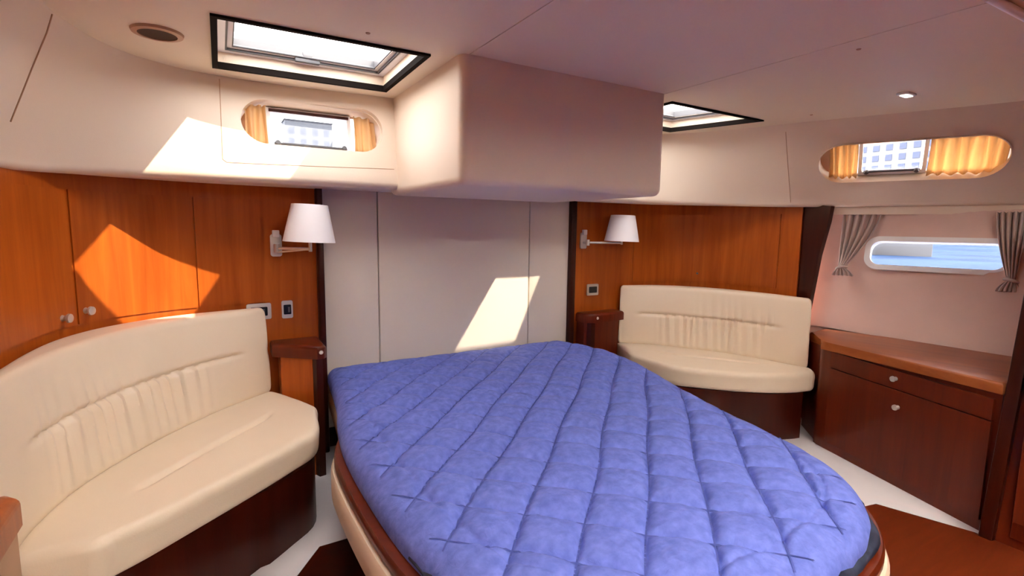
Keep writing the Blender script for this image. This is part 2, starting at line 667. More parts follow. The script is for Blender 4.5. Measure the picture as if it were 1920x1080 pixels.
def seam_on(wall, pts, direction, r, mat='tan'):
    """a thin stitched seam laid on a lining: points pushed on to the surface"""
    tr = bvh_of(wall)
    out = []
    d = Vector(direction).normalized()
    for p in pts:
        hit = tr.ray_cast(Vector(p) - d * .25, d, .6)
        if hit[0] is not None:
            out.append(hit[0] - d * (r * .1))
    return tube('seam', out, r, mat, wall, 6)


def dense(pts, n=14):
    out = []
    for a, b in zip(pts[:-1], pts[1:]):
        for k in range(n):
            out.append(Vector(a).lerp(Vector(b), k / n))
    return out + [Vector(pts[-1])]


seam_on(wl, dense([F1.p(-.374, .165), F1.p(-.380, -.185), F1.p(-.365, -.197), F1.p(.352, -.178)]), -F1.n, .0016)
seam_on(wr, dense([(1.586, 1.84, 1.80), (1.85, 1.945, 1.40)]), (.7, .6, 0), .0016)
seam_on(wl, dense([(-1.872, 2.1, 1.508), (-1.814, 2.1, 1.664), (-1.764, 2.1, 1.779), (-1.742, 2.09, 1.832)]), (-.9, .44, 0), .0028)

def oval_port(name, label, fr, oval, hw, hh, u0, u1, depth, parent_label, latch=True):
    """an oval opening in the lining with a rectangular opening port behind it"""
    w = struct(thing(name, None, None, fr.p(0, 0, -depth)), label)
    inner = [(x * (hw - .004) / hw, y * (hh - .004) / hh) for x, y in oval]
    part(frame_ring('reveal', fr, oval, inner, -depth, .003, 'lining'), w)
    return w


W1 = oval_port('window_1', 'oval port with a building beyond, in the left upper lining', F1, O1, .303, .105, -.19, .172, .09, '')
W2 = oval_port('window_2', 'oval port with gold curtains in the right upper lining', F2, O2, .418, .124, -.215, .085, .09, '')


def port_inside(w, fr, hw, hh, u0, u1, depth, glass, ul, ur):
    # back board with rectangular opening
    m = .010
    out = [(-hw - .05, -hh - .05), (hw + .05, -hh - .05), (hw + .05, hh + .05), (-hw - .05, hh + .05)]
    inn = [(ul, -hh + .010), (ur, -hh + .010), (ur, hh - .010), (ul, hh - .010)]
    part(frame_ring('back_board', fr, out, inn, -depth - .012, -depth, 'tan'), w)
    fo = [(u0 - .006, -hh + .008), (u1 + .006, -hh + .008), (u1 + .006, hh - .008), (u0 - .006, hh - .008)]
    fi = [(u0 + .012, -hh + .030), (u1 - .012, -hh + .030), (u1 - .012, hh - .026), (u0 + .012, hh - .026)]
    part(frame_ring('frame', fr, fo, fi, -depth - .002, -depth + .014, 'white'), w)
    g = [(-hw - .02, -hh - .01), (hw + .02, -hh - .01), (hw + .02, hh + .01), (-hw - .02, hh + .01)]
    part(frame_prism('pane', fr, g, -depth - .018, -depth - .0125, glass), w)
    # lower latch rail with two knobs
    y = -hh + .034
    part(tube('latch_rail', [fr.p(u0 + .02, y, -depth + .02), fr.p(u1 - .02, y, -depth + .02)], .006, 'grey', None, 8), w)
    for uu in (u0 + .035, u1 - .035):
        k = part(lathe('latch', [(0, 0), (.011, 0), (.013, .012), (.009, .02), (0, .02)], 'grey', None, fr.p(uu, y, -depth + .018), fr.n, 14), w)
    part(tube('top_rail', [fr.p(u0 + .005, hh - .022, -depth + .018), fr.p(u1 - .005, hh - .022, -depth + .018)], .007, 'wood_dark', None, 8), w)


port_inside(W1, F1, .303, .105, -.19, .172, .08, 'pane_tint', -.275, .275)
port_inside(W2, F2, .418, .124, -.215, .085, .08, 'pane', -.335, .385)


def pleats(name, fr, u0, u1, v0, v1, n, amp, dist, mat, label, cat='curtain', group=None):
    nu = n * 10 + 1
    G = np.zeros((nu, 8, 3))
    for i in range(nu):
        s = i / (nu - 1)
        ph = s * n * 2 * math.pi
        for j in range(8):
            t = j / 7
            a = amp * (1 + .15 * math.sin(3 * t + i))
            G[i, j] = fr.p(u0 + (u1 - u0) * s + .004 * math.sin(ph * .5 + 2 * t), v0 + (v1 - v0) * t, dist + a * math.cos(ph))
    o = grid_mesh(name, G, mat)
    md = o.modifiers.new('thickness', 'SOLIDIFY')
    md.thickness = .0015
    o['label'] = label
    o['category'] = cat
    if group:
        o['group'] = group
    return o


pleats('port_curtain', F1, -.288, -.196, -.085, .088, 3, .012, -.042, 'gold', 'short pleated curtain on the hatch-corner side of the left oval port')
pleats('port_curtain', F1, .180, .288, -.088, .085, 3, .012, -.042, 'gold', 'short pleated curtain of the left oval port, beside the ceiling box')
pleats('port_curtain', F2, -.365, -.225, -.112, .108, 4, .014, -.042, 'gold', 'narrow gold pleated curtain in the dark end of the right oval port')
pleats('port_curtain', F2, .092, .405, -.114, .108, 6, .015, -.042, 'gold', 'wide gold pleated curtain glowing in the right oval port')

# ------------------------------------------------------------------ box under the cockpit (hangs from the ceiling above the bed)
bm = box_bm((-.548, 1.75, 1.374), (.500, 2.60, 1.842))
es = [e for e in bm.edges if not all(v.co.z > 1.8 for v in e.verts) and not all(v.co.y > 2.55 for v in e.verts)]
bmesh.ops.bevel(bm, geom=es, offset=.034, segments=6, affect='EDGES', profile=.5)
o = from_bm('wall_cockpit_well', bm, 'lining')
sharp(o, 40)
struct(o, 'big cream box hanging from the ceiling above the bed')

# ------------------------------------------------------------------ headboard panels
ha = struct(thing('wall_aft', None, None, (0, 2.8, 0)), 'cream padded headboard wall of three panels behind the bed')
for x0, x1 in ((-.853, -.562), (-.558, .424), (.428, .742)):
    part(box('panel', (x0, 2.797, .12), (x1, 2.83, 1.43), 'head', None, .008, 2), ha)
part(box('backing', (-.87, 2.832, 0), (.76, 2.85, 1.45), 'wood_dark'), ha)

# ------------------------------------------------------------------ wooden side walls
cl = resample(catmull(W_L, 10), 140)
cr = resample(catmull(W_R, 10), 80)
wdl = struct(plan_wall('wall_left', cl[::-1], 0, 1.44, -.03, 'wood'), 'varnished orange wood wall curving behind the large settee')
wdr = struct(plan_wall('wall_right', cr, 0, 1.44, -.03, 'wood'), 'varnished orange wood wall curving behind the small settee')


def between(curve, xa, xb, n=16):
    """portion of a plan curve between two arc positions given by |x|,y nearest points"""
    c = np.array(curve)
    i0 = int(np.argmin(np.linalg.norm(c - np.array(xa), axis=1)))
    i1 = int(np.argmin(np.linalg.norm(c - np.array(xb), axis=1)))
    return resample(c[min(i0, i1):max(i0, i1) + 1], n)


def inward(seg, d, room=(0, 1.6)):
    p = np.array(seg)
    t = np.gradient(p, axis=0)
    t /= np.linalg.norm(t, axis=1)[:, None]
    nrm = np.stack([t[:, 1], -t[:, 0]], 1)
    if np.dot(np.array(room) - p[len(p) // 2], nrm[len(p) // 2]) < 0:
        nrm = -nrm
    return p + nrm * d, nrm


clf = resample(catmull(W_L, 10), 1200)
crf = resample(catmull(W_R, 10), 800)


def wall_door(curve, a, b, z0, z1, parent, knob_at=None, knob_z=.875):
    seg = between(curve, a, b)
    inn, nrm = inward(seg, .006)
    G = []
    for i in range(len(seg)):
        p, q = inn[i], seg[i]
        G.append([(p[0], p[1], z0), (p[0], p[1], z1), (q[0], q[1], z1), (q[0], q[1], z0)])
    d = sharp(grid_mesh('door', np.array(G), 'wood', parent, True, True), 40)
    if knob_at is not None:
        i = int(np.argmin(np.linalg.norm(inn - np.array(knob_at), axis=1)))
        lathe('knob', [(0, 0), (.012, 0), (.009, .008), (.012, .014), (.017, .020), (.016, .027), (0, .031)], 'chrome', d,
              (inn[i, 0], inn[i, 1], knob_z), (nrm[i, 0], nrm[i, 1], 0), 18)
    return d


wall_door(clf, (-1.42, 2.728), (-1.793, 2.452), .835, 1.335, wdl, (-1.765, 2.49), .882)
wall_door(clf, (-1.80, 2.440), (-1.925, 1.97), .835, 1.335, wdl, (-1.832, 2.37), .872)
wall_door(clf, (-1.14, 2.782), (-1.412, 2.732), .835, 1.335, wdl)
d = wall_door(crf, (1.30, 2.758), (1.905, 2.03), .835, 1.33, wdr, None)
lathe('lock', [(0, 0), (.008, 0), (.007, .004), (0, .005)], 'grey', d, (1.735, 2.538, .90), (-.66, -.75, 0), 12)

# dark corner posts
struct(box('trim_1', (-.885, 2.755, 0), (-.853, 2.82, 1.42), 'wood_dark', None, .008), 'dark wood post between the left wood wall and the headboard')
struct(box('trim_2', (.742, 2.765, 0), (.785, 2.82, 1.42), 'wood_dark', None, .008), 'dark wood post between the headboard and the right wood wall')
FP = Frame((1.965, 0, 0), (0, -1, 0), (0, 0, 1))
pp = [(-1.925, .0), (-1.80, .0), (-1.82, .5), (-1.826, .69), (-1.785, 1.067), (-1.745, 1.28), (-1.735, 1.375), (-1.925, 1.40)]
struct(frame_prism('trim_3', FP, pp, -.015, .025, 'wood_dark'), 'dark wood post between the small settee and the curtained port')

# ------------------------------------------------------------------ right hull lining with its low port
nT = 24
G = np.zeros((nT, 14, 3))
top = catmull([(2.02, 1.94), (2.06, 1.72), (2.15, 1.42), (2.30, 1.07), (2.40, .80), (2.45, .665)], 8)
bot = catmull([(2.05, 1.94), (2.075, 1.74), (2.07, 1.38), (2.03, 1.07), (2.00, .82), (2.00, .665)], 8)
top, bot = resample(top, nT), resample(bot, nT)
Z0, Z1 = .60, 1.44
for i in range(nT):
    for j in range(7):
        s = j / 6
        z = Z0 + (Z1 - Z0) * s
        k = (z - .6) / .8
        p = bot[i] * (1 - k) + top[i] * k
        G[i, j] = (p[0], p[1], z)
        G[i, 13 - j] = (p[0] + .03, p[1] + .006, z)
hull = grid_mesh('wall_hull_right', G, 'hull', None, True, True)
c3 = frame_prism('c3', F3, O3, -.3, .3, None)
cut(hull, [c3])
drop([c3])
sharp(hull, 30)
struct(hull, 'mauve padded hull side above the right locker')
struct(plan_wall('wall_hull_lower', [(1.93, 1.93), (2.06, 1.93), (2.10, 1.75), (2.09, 1.38), (2.05, 1.07), (2.02, .82), (2.02, .645)], 0, .635, -.03, 'hull'), 'hull side behind the right locker')
W3 = struct(thing('window_3', None, None, F3.p(0, 0, -.05)), 'long low hull port between tied curtains')
part(frame_ring('frame', F3, stadium(.325, .10, .07), stadium(.296, .071, .05), -.012, .024, 'white'), W3)
part(frame_ring('reveal', F3, stadium(.312, .087, .062), stadium(.306, .081, .058), -.08, -.010, 'white'), W3)
part(frame_prism('pane', F3, stadium(.308, .083, .058), -.05, -.044, 'pane_tint'), W3)

# pelmet strip under the lip on the right
pel = [(1.955, 1.84), (2.025, 1.70), (2.13, 1.42), (2.27, 1.10), (2.41, .72)]
struct(plan_wall('trim_4', resample(catmull(pel, 6), 24), 1.325, 1.385, -.012, 'lining'), 'cream pelmet strip above the tied curtains')


def tied_curtain(fr, u_top0, u_top1, v_top, u_tie, v_tie, u_b0, u_b1, v_b, label, side):
    t = thing('tied_curtain', label, 'curtain', fr.p(u_tie, v_b, .03), 'curtains tied back at the low hull port')
    nu, nv = 61, 26
    G = np.zeros((nu, nv, 3))
    for j in range(nv):
        s = j / (nv - 1)
        if s < .72:
            q = s / .72
            e = q ** 1.5
            a = u_top0 * (1 - e) + (u_tie - .016) * e
            b = u_top1 * (1 - e) + (u_tie + .016) * e
            v = v_top * (1 - q) + v_tie * q
            amp = .016 * (1 - .3 * q)
        else:
            q = (s - .72) / .28
            e = math.sin(q * math.pi / 2)
            a = (u_tie - .016) * (1 - e) + u_b0 * e
            b = (u_tie + .016) * (1 - e) + u_b1 * e
            v = v_tie * (1 - q) + v_b * q
            amp = .013
        for i in range(nu):
            w = i / (nu - 1)
            G[i, j] = fr.p(a + (b - a) * w, v, .035 + amp * math.cos(w * 5 * 2 * math.pi) + .01 * math.sin(w * math.pi))
    c = grid_mesh('cloth', G, 'curtain')
    md = c.modifiers.new('thickness', 'SOLIDIFY')
    md.thickness = .003
    part(c, t)
    ring = [fr.p(u_tie + .024 * math.cos(a), v_tie + .008 * math.cos(a) * side, .035 + .024 * math.sin(a)) for a in [2 * math.pi * k / 20 for k in range(20)]]
    part(tube('tie_band', ring, .009, 'curtain', None, 8, True), t)
    return t


tied_curtain(F3, -.46, -.26, .235, -.43, -.105, -.475, -.36, -.155, 'taupe curtain tied back beside the dark post of the small settee', 1)
tied_curtain(F3, .235, .36, .235, .325, -.125, .27, .365, -.185, 'taupe curtain tied back beside the wardrobe', -1)


# ------------------------------------------------------------------ hatches
def hatch(name, quad, label, glass='pane_hatch'):
    q = [Vector((x, y, 0)) for x, y in quad]
    c = sum(q, Vector()) / 4
    h = struct(thing(name, None, None, (c.x, c.y, ZC)), label)

    def ring(nm, d0, d1, z0, z1, mat):
        def off(d):
            pts = []
            for i in range(4):
                a, b, e = q[i - 1], q[i], q[(i + 1) % 4]
                d1_, d2_ = (b - a).normalized(), (e - b).normalized()
                n1, n2 = Vector((-d1_.y, d1_.x, 0)), Vector((-d2_.y, d2_.x, 0))
                bis = (n1 + n2).normalized()
                pts.append(b + bis * (d / max(.3, bis.dot(n1))))
            return pts
        A, B = off(d0), off(d1)
        bm = bmesh.new()
        V = [[bm.verts.new((p.x, p.y, z)) for p in P] for P, z in ((A, z0), (A, z1), (B, z1), (B, z0))]
        for k in range(4):
            for i in range(4):
                j = (i + 1) % 4
                bm.faces.new((V[k][i], V[k][j], V[(k + 1) % 4][j], V[(k + 1) % 4][i]))
        o = from_bm(nm, bm, mat)
        part(o, h)
        return o, off
    ring('trim_ring', -.006, .0135, ZC - .008, ZC + .016, 'black')
    ring('well', .0005, .012, ZC + .004, ZC + .13, 'lining')
    ring('frame', .0125, .040, ZC + .055, ZC + .105, 'white')
    ring('gasket', .0405, .047, ZC + .056, ZC + .102, 'grey')
    _, off = ring('lid_frame', .0475, .064, ZC + .065, ZC + .112, 'white')
    ring('lid_gasket', .0645, .069, ZC + .068, ZC + .10, 'grey')
    pts = off(.058)
    bm = prism_bm([(p.x, p.y) for p in pts], ZC + .10, ZC + .108)
    part(from_bm('pane', bm, glass), h)
    # lever handles and stay on the aft frame edge
    a, b = off(.052)[2], off(.052)[3]
    mid = a.lerp(b, .5)
    inn = Vector((0, -1, 0))
    part(box('handle', (mid.x - .05, mid.y - .012, ZC + .050), (mid.x + .05, mid.y + .012, ZC + .072), 'grey', None, .006), h)
    part(box('handle_mount', (mid.x - .02, mid.y - .02, ZC + .068), (mid.x + .02, mid.y + .03, ZC + .09), 'grey', None, .004), h)
    part(tube('blind_rail', [Vector((a.x, a.y - .015, ZC + .07)), Vector((b.x, b.y - .015, ZC + .07))], .005, 'grey', None, 8), h)
    return h


hatch('window_4', LH, 'glazed ceiling hatch with black trim above the large settee')
hatch('window_5', RH, 'glazed ceiling hatch half hidden by the hanging box')
hatch('added_skylight_6', FH, 'opal skylight added out of view as fill light, on the settee side', 'opal')
hatch('added_skylight_7', GH, 'opal skylight added out of view as fill light, on the wardrobe side', 'opal')

# ------------------------------------------------------------------ front bulkhead and cabin end (behind the photographer)
struct(box('wall_front', (-2.7, -1.25, 0), (2.8, -1.2, 1.86), 'wood_dark'), 'wooden bulkhead at the entrance')
struct(box('wall_outer_right', (2.62, -1.25, 0), (2.68, .75, 1.45), 'hull'), 'hull side behind the wardrobe')

# ------------------------------------------------------------------ wardrobe on the right
wd = thing('wardrobe', 'tall dark red wooden wardrobe with a leaning dark edge post', 'wardrobe', (1.8, .0, 0))


def lean(x0, z):
    return x0 + .165 * z


def leaning(nm, x0, x1, y0, y1, z0, z1, mat, bev=0.0):
    bm = box_bm((x0, y0, z0), (x1, y1, z1), bev)
    for v in bm.verts:
        if v.co.x < (x0 + x1) / 2 or nm == 'post':
            v.co.x += .165 * v.co.z
    return part(sharp(from_bm(nm, bm, mat), 40), wd)


leaning('body', 1.235, 2.55, -1.1, .640, 0.0, 1.36, 'wood_red')
leaning('post', 1.205, 1.25, .640, .685, 0.0, 1.36, 'wood_dark', .008)
leaning('door', 1.225, 1.245, -.25, .60, 0.06, 1.30, 'wood_red', .003)

# ------------------------------------------------------------------ lockers
lk = thing('locker', 'low red mahogany locker under the curtained hull port', 'locker', (1.7, 1.1, 0))


def ztop(x, y):
    return .605 + (1.56 - y) / .83 * .03


body = [(1.60, 1.525), (1.315, .69), (1.95, .69), (2.03, 1.40), (2.03, 1.74), (1.82, 1.74), (1.66, 1.575), (1.62, 1.555)]
part(prism('body', body, 0.0, lambda x, y: ztop(x, y) - .045, 'wood_red'), lk)
topp = [(1.577, 1.505), (1.588, 1.54), (1.63, 1.565), (1.68, 1.59), (1.83, 1.74), (2.04, 1.76), (2.035, 1.38), (1.955, .688), (1.297, .688)]
part(prism('top', topp, lambda x, y: ztop(x, y) - .045, lambda x, y: ztop(x, y), 'wood_top', None, .014, 4), lk)
du = Vector((1.315 - 1.60, .69 - 1.525, 0)).normalized()
FL = Frame((1.60, 1.525, 0), du, (0, 0, 1))
if FL.n.x > 0:
    FL.n = -FL.n


def lk_front(nm, u0, u1, v0, v1, knob):
    d = frame_prism(nm, FL, [(u0, v0), (u1, v0), (u1, v1), (u0, v1)], .0, .012, 'wood_red')
    part(d, lk)
    k = lathe('knob', [(0, 0), (.010, 0), (.008, .008), (.014, .016), (.013, .023), (0, .026)], 'chrome', None, FL.p(knob[0], knob[1], .012), FL.n, 16)
    k.parent = d
    return d


lk_front('drawer', .06, .86, .475, .562, (.445, .523))
lk_front('door', .06, .86, .05, .469, (.47, .390))

ll = thing('locker', 'tan panelled locker with rounded wood top at the forward end of the large settee', 'locker', (-2.0, 1.2, 0))
pl_ = [(-1.79, 1.585), (-1.79, .2), (-1.98, .2), (-1.98, 1.50), (-1.90, 1.585)]
part(prism('body', pl_, 0.0, .50, 'tan'), ll)
tp_ = [(-1.775, 1.57), (-1.775, .2), (-1.99, .2), (-1.99, 1.50), (-1.91, 1.60), (-1.80, 1.60)]
part(prism('top', tp_, .50, .575, 'wood', None, .022, 4), ll)
part(prism('mat', [(-1.82, 1.50), (-1.82, .2), (-1.97, .2), (-1.97, 1.50)], .575, .58, 'wood_dark'), ll)

# ------------------------------------------------------------------ settees
J = [(1.15, 2.69), (1.33, 2.54), (1.50, 2.35), (1.64, 2.15), (1.745, 1.95), (1.795, 1.77), (1.81, 1.625)]
B = [(1.18, 2.75), (1.37, 2.72), (1.56, 2.645), (1.73, 2.50), (1.83, 2.32), (1.875, 2.08), (1.89, 1.64)]
Fr = [(.985, 2.31), (1.015, 2.10), (1.12, 1.985), (1.27, 1.855), (1.42, 1.735), (1.53, 1.65), (1.61, 1.60)]


def rounded(quad, r, seg=5, fill=5):
    """rounded closed profile through 4 corners (2D list), plus evenly spaced points on the sides"""
    out = []
    n = len(quad)
    q = [np.array(p, float) for p in quad]
    for i in range(n):
        a, b, c = q[i - 1], q[i], q[(i + 1) % n]
        d0, d1 = (a - b), (c - b)
        l0, l1 = np.linalg.norm(d0), np.linalg.norm(d1)
        rr = min(r, l0 * .45, l1 * .45)
        p0, p1 = b + d0 / l0 * rr, b + d1 / l1 * rr
        for k in range(seg + 1):
            t = k / seg
            out.append((1 - t) ** 2 * p0 + 2 * t * (1 - t) * b + t * t * p1)
        rn = min(r, l1 * .45, np.linalg.norm(q[(i + 2) % n] - c) * .45)
        p2 = c - d1 / l1 * rn
        for k in range(1, fill):
            out.append(p1 + (p2 - p1) * k / fill)
    return np.array(out)


J_R = [(1.17, 2.71), (1.36, 2.53), (1.52, 2.28), (1.61, 2.10), (1.67, 1.90), (1.69, 1.77), (1.705, 1.69)]
B_R = [(1.22, 2.755), (1.43, 2.69), (1.59, 2.55), (1.70, 2.36), (1.76, 2.14), (1.79, 1.93), (1.785, 1.75)]
F_R = [(.985, 2.36), (1.005, 2.08), (1.11, 1.93), (1.25, 1.785), (1.40, 1.675), (1.52, 1.62), (1.615, 1.60)]


def settee(name, side, label, J, B, Fr):
    t = thing(name, label, 'sofa', (side * 1.4, 2.1, 0))
    N = 150
    Jc, Bc, Fc = resample(catmull(J, 10), N), resample(catmull(B, 10), N), resample(catmull(Fr, 10), N)

    def loft(nm, prof_fn, mat, endr, dent=None):
        prof = []
        for i in range(N):
            prof.append(prof_fn(i))
        G = np.array(prof)                       # N, K, 3
        K = G.shape[1]
        # rounded ends: pull the last rings towards their centre
        cen = G.mean(1)
        out = []
        tang = np.gradient(cen, axis=0)
        tang /= np.linalg.norm(tang, axis=1)[:, None]
        for e in (0, N - 1):
            rings = []
            for k in range(6):
                a = math.pi / 2 * k / 5
                s = math.sin(a)
                # shrink by endr inside the section
                v = G[e] - cen[e]
                L = np.linalg.norm(v, axis=1)[:, None]
                sh = cen[e] + v * np.maximum(.0, 1 - endr * (1 - s) / np.maximum(L, 1e-4))
                rings.append(sh - tang[e] * (0 if e == 0 else 0) + (tang[e] * endr * (1 - math.cos(math.pi / 2 - a)) * (-1 if e == 0 else 1)) * 0 + tang[e] * (-(endr * math.cos(a)) if e == 0 else endr * math.cos(a)))
            if e == 0:
                out = rings[:-1] + out
                start = rings[:-1]
            else:
                end = rings[:-1][::-1]
        GG = np.array(start + list(G) + end)
        if dent:
            nrm_idx = dent(GG)
        GG = GG.copy()
        GG[:, :, 0] *= side
        o = grid_mesh(nm, GG, mat, None, True, True)
        sharp(o, 60)
        return part(o, t)

    # ---- backrest
    def back_prof(i):
        a, b = Jc[i], Bc[i]
        d = b - a
        L = np.linalg.norm(d)
        n = d / L
        ft = a + n * (L * .45)
        bb = a + n * min(.09, L * .95)
        # profile in (s along n, z)
        s_ft = L * .45
        s_bb = min(.09, L * .95)
        quad = [(0, .388), (s_ft, .815), (L, .815), (s_bb, .388)]
        pr = rounded(quad, .028, 5, 46)
        t_ = i / (N - 1)
        env = 1 / (1 + math.exp(-(t_ - .10) * 90)) * 1 / (1 + math.exp((t_ - .86) * 90))
        res = []
        for s, z in pr:
            front_line = s_ft * (z - .395) / .42
            onf = max(0.0, 1 - abs(s - front_line) / .012)
            ds = 0.0
            if onf > 0 and .41 < z < .80:
                # soft bulge of the two padded halves and a stitched seam between
                ds -= .010 * math.sin(math.pi * (z - .395) / .42) * onf
                dz = z - .615
                ds += env * .016 * math.exp(-(dz / .010) ** 2)
                # gathered pleats next to the seam
                lo = 1 if dz < 0 else .55
                dec = math.exp(-abs(dz) / (.16 if dz < 0 else .08))
                penv = env * (1 / (1 + math.exp(-(t_ - .24) * 60)) * 1 / (1 + math.exp((t_ - .80) * 60)) if dz < 0 else 1 / (1 + math.exp(-(t_ - .45) * 40)) * 1 / (1 + math.exp((t_ - .85) * 60)))
                ph = t_ * 150 + 1.4 * math.sin(t_ * 31) + dz * 6
                ds += penv * lo * dec * .014 * (math.sin(ph)) ** 3
            xy = a + n * (s + ds)
            res.append((xy[0], xy[1], z))
        return res
    loft('backrest', back_prof, 'leather', .022)

    # ---- seat
    def seat_prof(i):
        a, f = Jc[i], Fc[i]
        d = f - a
        L = np.linalg.norm(d)
        n = d / L
        quad = [(-.022, .28), (-.022, .402), (L, .402), (L - .012, .28)]
        pr = rounded(quad, .035, 6, 56)
        t_ = i / (N - 1)
        env = 1 / (1 + math.exp(-(t_ - .20) * 70)) * 1 / (1 + math.exp((t_ - .74) * 70))
        res = []
        for s, z in pr:
            dz = 0.0
            if z > .39:
                w = s / L
                dz += .012 * math.sin(math.pi * min(1, max(0, w)))
                dz -= env * .018 * math.exp(-((s - L * .50) / .013) ** 2)
            xy = a + n * s
            res.append((xy[0], xy[1], z + dz))
        return res
    loft('seat', seat_prof, 'leather', .035)

    # ---- base
    poly = [tuple(p) for p in Fc[::6]] + [tuple(p) for p in Jc[::-12]] 
    c = np.mean(np.array(poly), 0)
    poly = [(side * (p[0] + (.025 if p[0] < 1.75 else 0)), p[1] + .02 if p[1] < 1.9 else p[1]) for p in poly]
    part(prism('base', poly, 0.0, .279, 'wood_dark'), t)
    return t


settee('settee', -1, 'large curved cream leather settee under the sunlit wood wall', J, B, Fr)
settee('settee', 1, 'curved cream leather settee beside the curtained hull port', J_R, B_R, F_R)


# ------------------------------------------------------------------ corner shelves beside the headboard
def shelf(side, body, top, post, stud, label):
    t = thing('corner_shelf', label, 'shelf', (side * 1.0, 2.6, 0))
    S = lambda pts: [(side * x, y) for x, y in pts]
    part(prism('body', S(body), .0, .585, 'wood' if side < 0 else 'wood_red'), t)
    part(prism('top', S(top), .585, .648, 'wood_red', None, .018, 4), t)
    part(prism('corner_post', S(post), .0, .586, 'wood_dark'), t)
    part(lathe('stud', [(0, 0), (.010, 0), (.008, .005), (0, .007)], 'chrome', None, (side * stud[0], stud[1], .618), (side * .2, -1, 0), 14), t)
    return t


shelf(-1, [(.965, 2.53), (1.09, 2.64), (1.09, 2.752), (.925, 2.752), (.925, 2.53)],
      [(.915, 2.50), (.945, 2.495), (1.125, 2.645), (1.125, 2.753), (.90, 2.753), (.90, 2.52)],
      [(.915, 2.535), (.92, 2.505), (.95, 2.50), (.964, 2.535)], (.928, 2.494),
      'corner shelf with thick red edge beside the large settee and the quilt')
shelf(1, [(.86, 2.645), (1.095, 2.665), (1.095, 2.76), (.80, 2.76), (.80, 2.68)],
      [(.80, 2.66), (.85, 2.625), (1.125, 2.645), (1.125, 2.76), (.79, 2.76), (.79, 2.68)],
      [(.815, 2.665), (.83, 2.64), (.86, 2.635), (.86, 2.665)], (.87, 2.624),
      'dark corner shelf between the headboard and the small settee')

# ------------------------------------------------------------------ bed
OUT = [(.70, 2.78), (.775, 2.50), (.79, 2.35), (.74, 2.05), (.60, 1.62), (.505, 1.25), (.445, .97), (.34, .76), (.16, .62), (-.05, .57), (-.30, .555), (-.55, .58), (-.76, .68), (-.90, .87), (-.965, 1.12), (-.985, 1.45), (-.98, 1.80), (-.945, 2.08), (-.90, 2.32), (-.85, 2.78)]
outl = resample(catmull(OUT, 10), 160)


def offset(poly, d):
    """offset an open clockwise-walk plan curve outwards (away from the bed centre)"""
    p = np.array(poly)
    t = np.gradient(p, axis=0)
    t /= np.linalg.norm(t, axis=1)[:, None]
    n = np.stack([t[:, 1], -t[:, 0]], 1)
    c = np.array([-.15, 1.7])
    if np.mean(np.sum((p - c) * n, axis=1)) < 0:
        n = -n
    d = np.asarray(d, float)
    q = p + n * (d[:, None] if d.ndim else d)
    q[:, 1] = np.minimum(q[:, 1], 2.785)
    return q


bed = thing('bed', 'double bed with cream edge band and dark wooden rim against the headboard', 'bed', (-.15, 1.6, 0))
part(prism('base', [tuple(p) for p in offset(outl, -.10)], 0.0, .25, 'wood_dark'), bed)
a, b = offset(outl, .035), offset(outl, -.02)


def band(nm, o1, o2, z0, z1, mat, bev=.006):
    G = []
    for p, q in zip(o1, o2):
        G.append([(p[0], p[1], z0 + bev), (p[0], p[1], z1 - bev), (p[0] * .94 + q[0] * .06, p[1] * .94 + q[1] * .06, z1), (q[0], q[1], z1), (q[0], q[1], z0), (p[0] * .9 + q[0] * .1, p[1] * .9 + q[1] * .1, z0)])
    return part(sharp(grid_mesh(nm, np.array(G), mat, None, True, True), 50), bed)


tuck = np.clip((outl[:, 1] - 1.75) / .3, 0, 1) ** 2
band('edge_band', offset(outl, .048 - .050 * tuck), offset(outl, -.07), .235, .340, 'leather_band', .014)
band('rim', offset(outl, .034 - .040 * tuck), offset(outl, -.07), .3405, .382, 'wood_red', .010)
part(prism('platform', [tuple(p) for p in offset(outl, -.072)], .25, .36, 'wood_dark'), bed)
part(prism('mattress', [tuple(p) for p in offset(outl, -.03)], .3805, .435, 'leather', None, .02), bed)


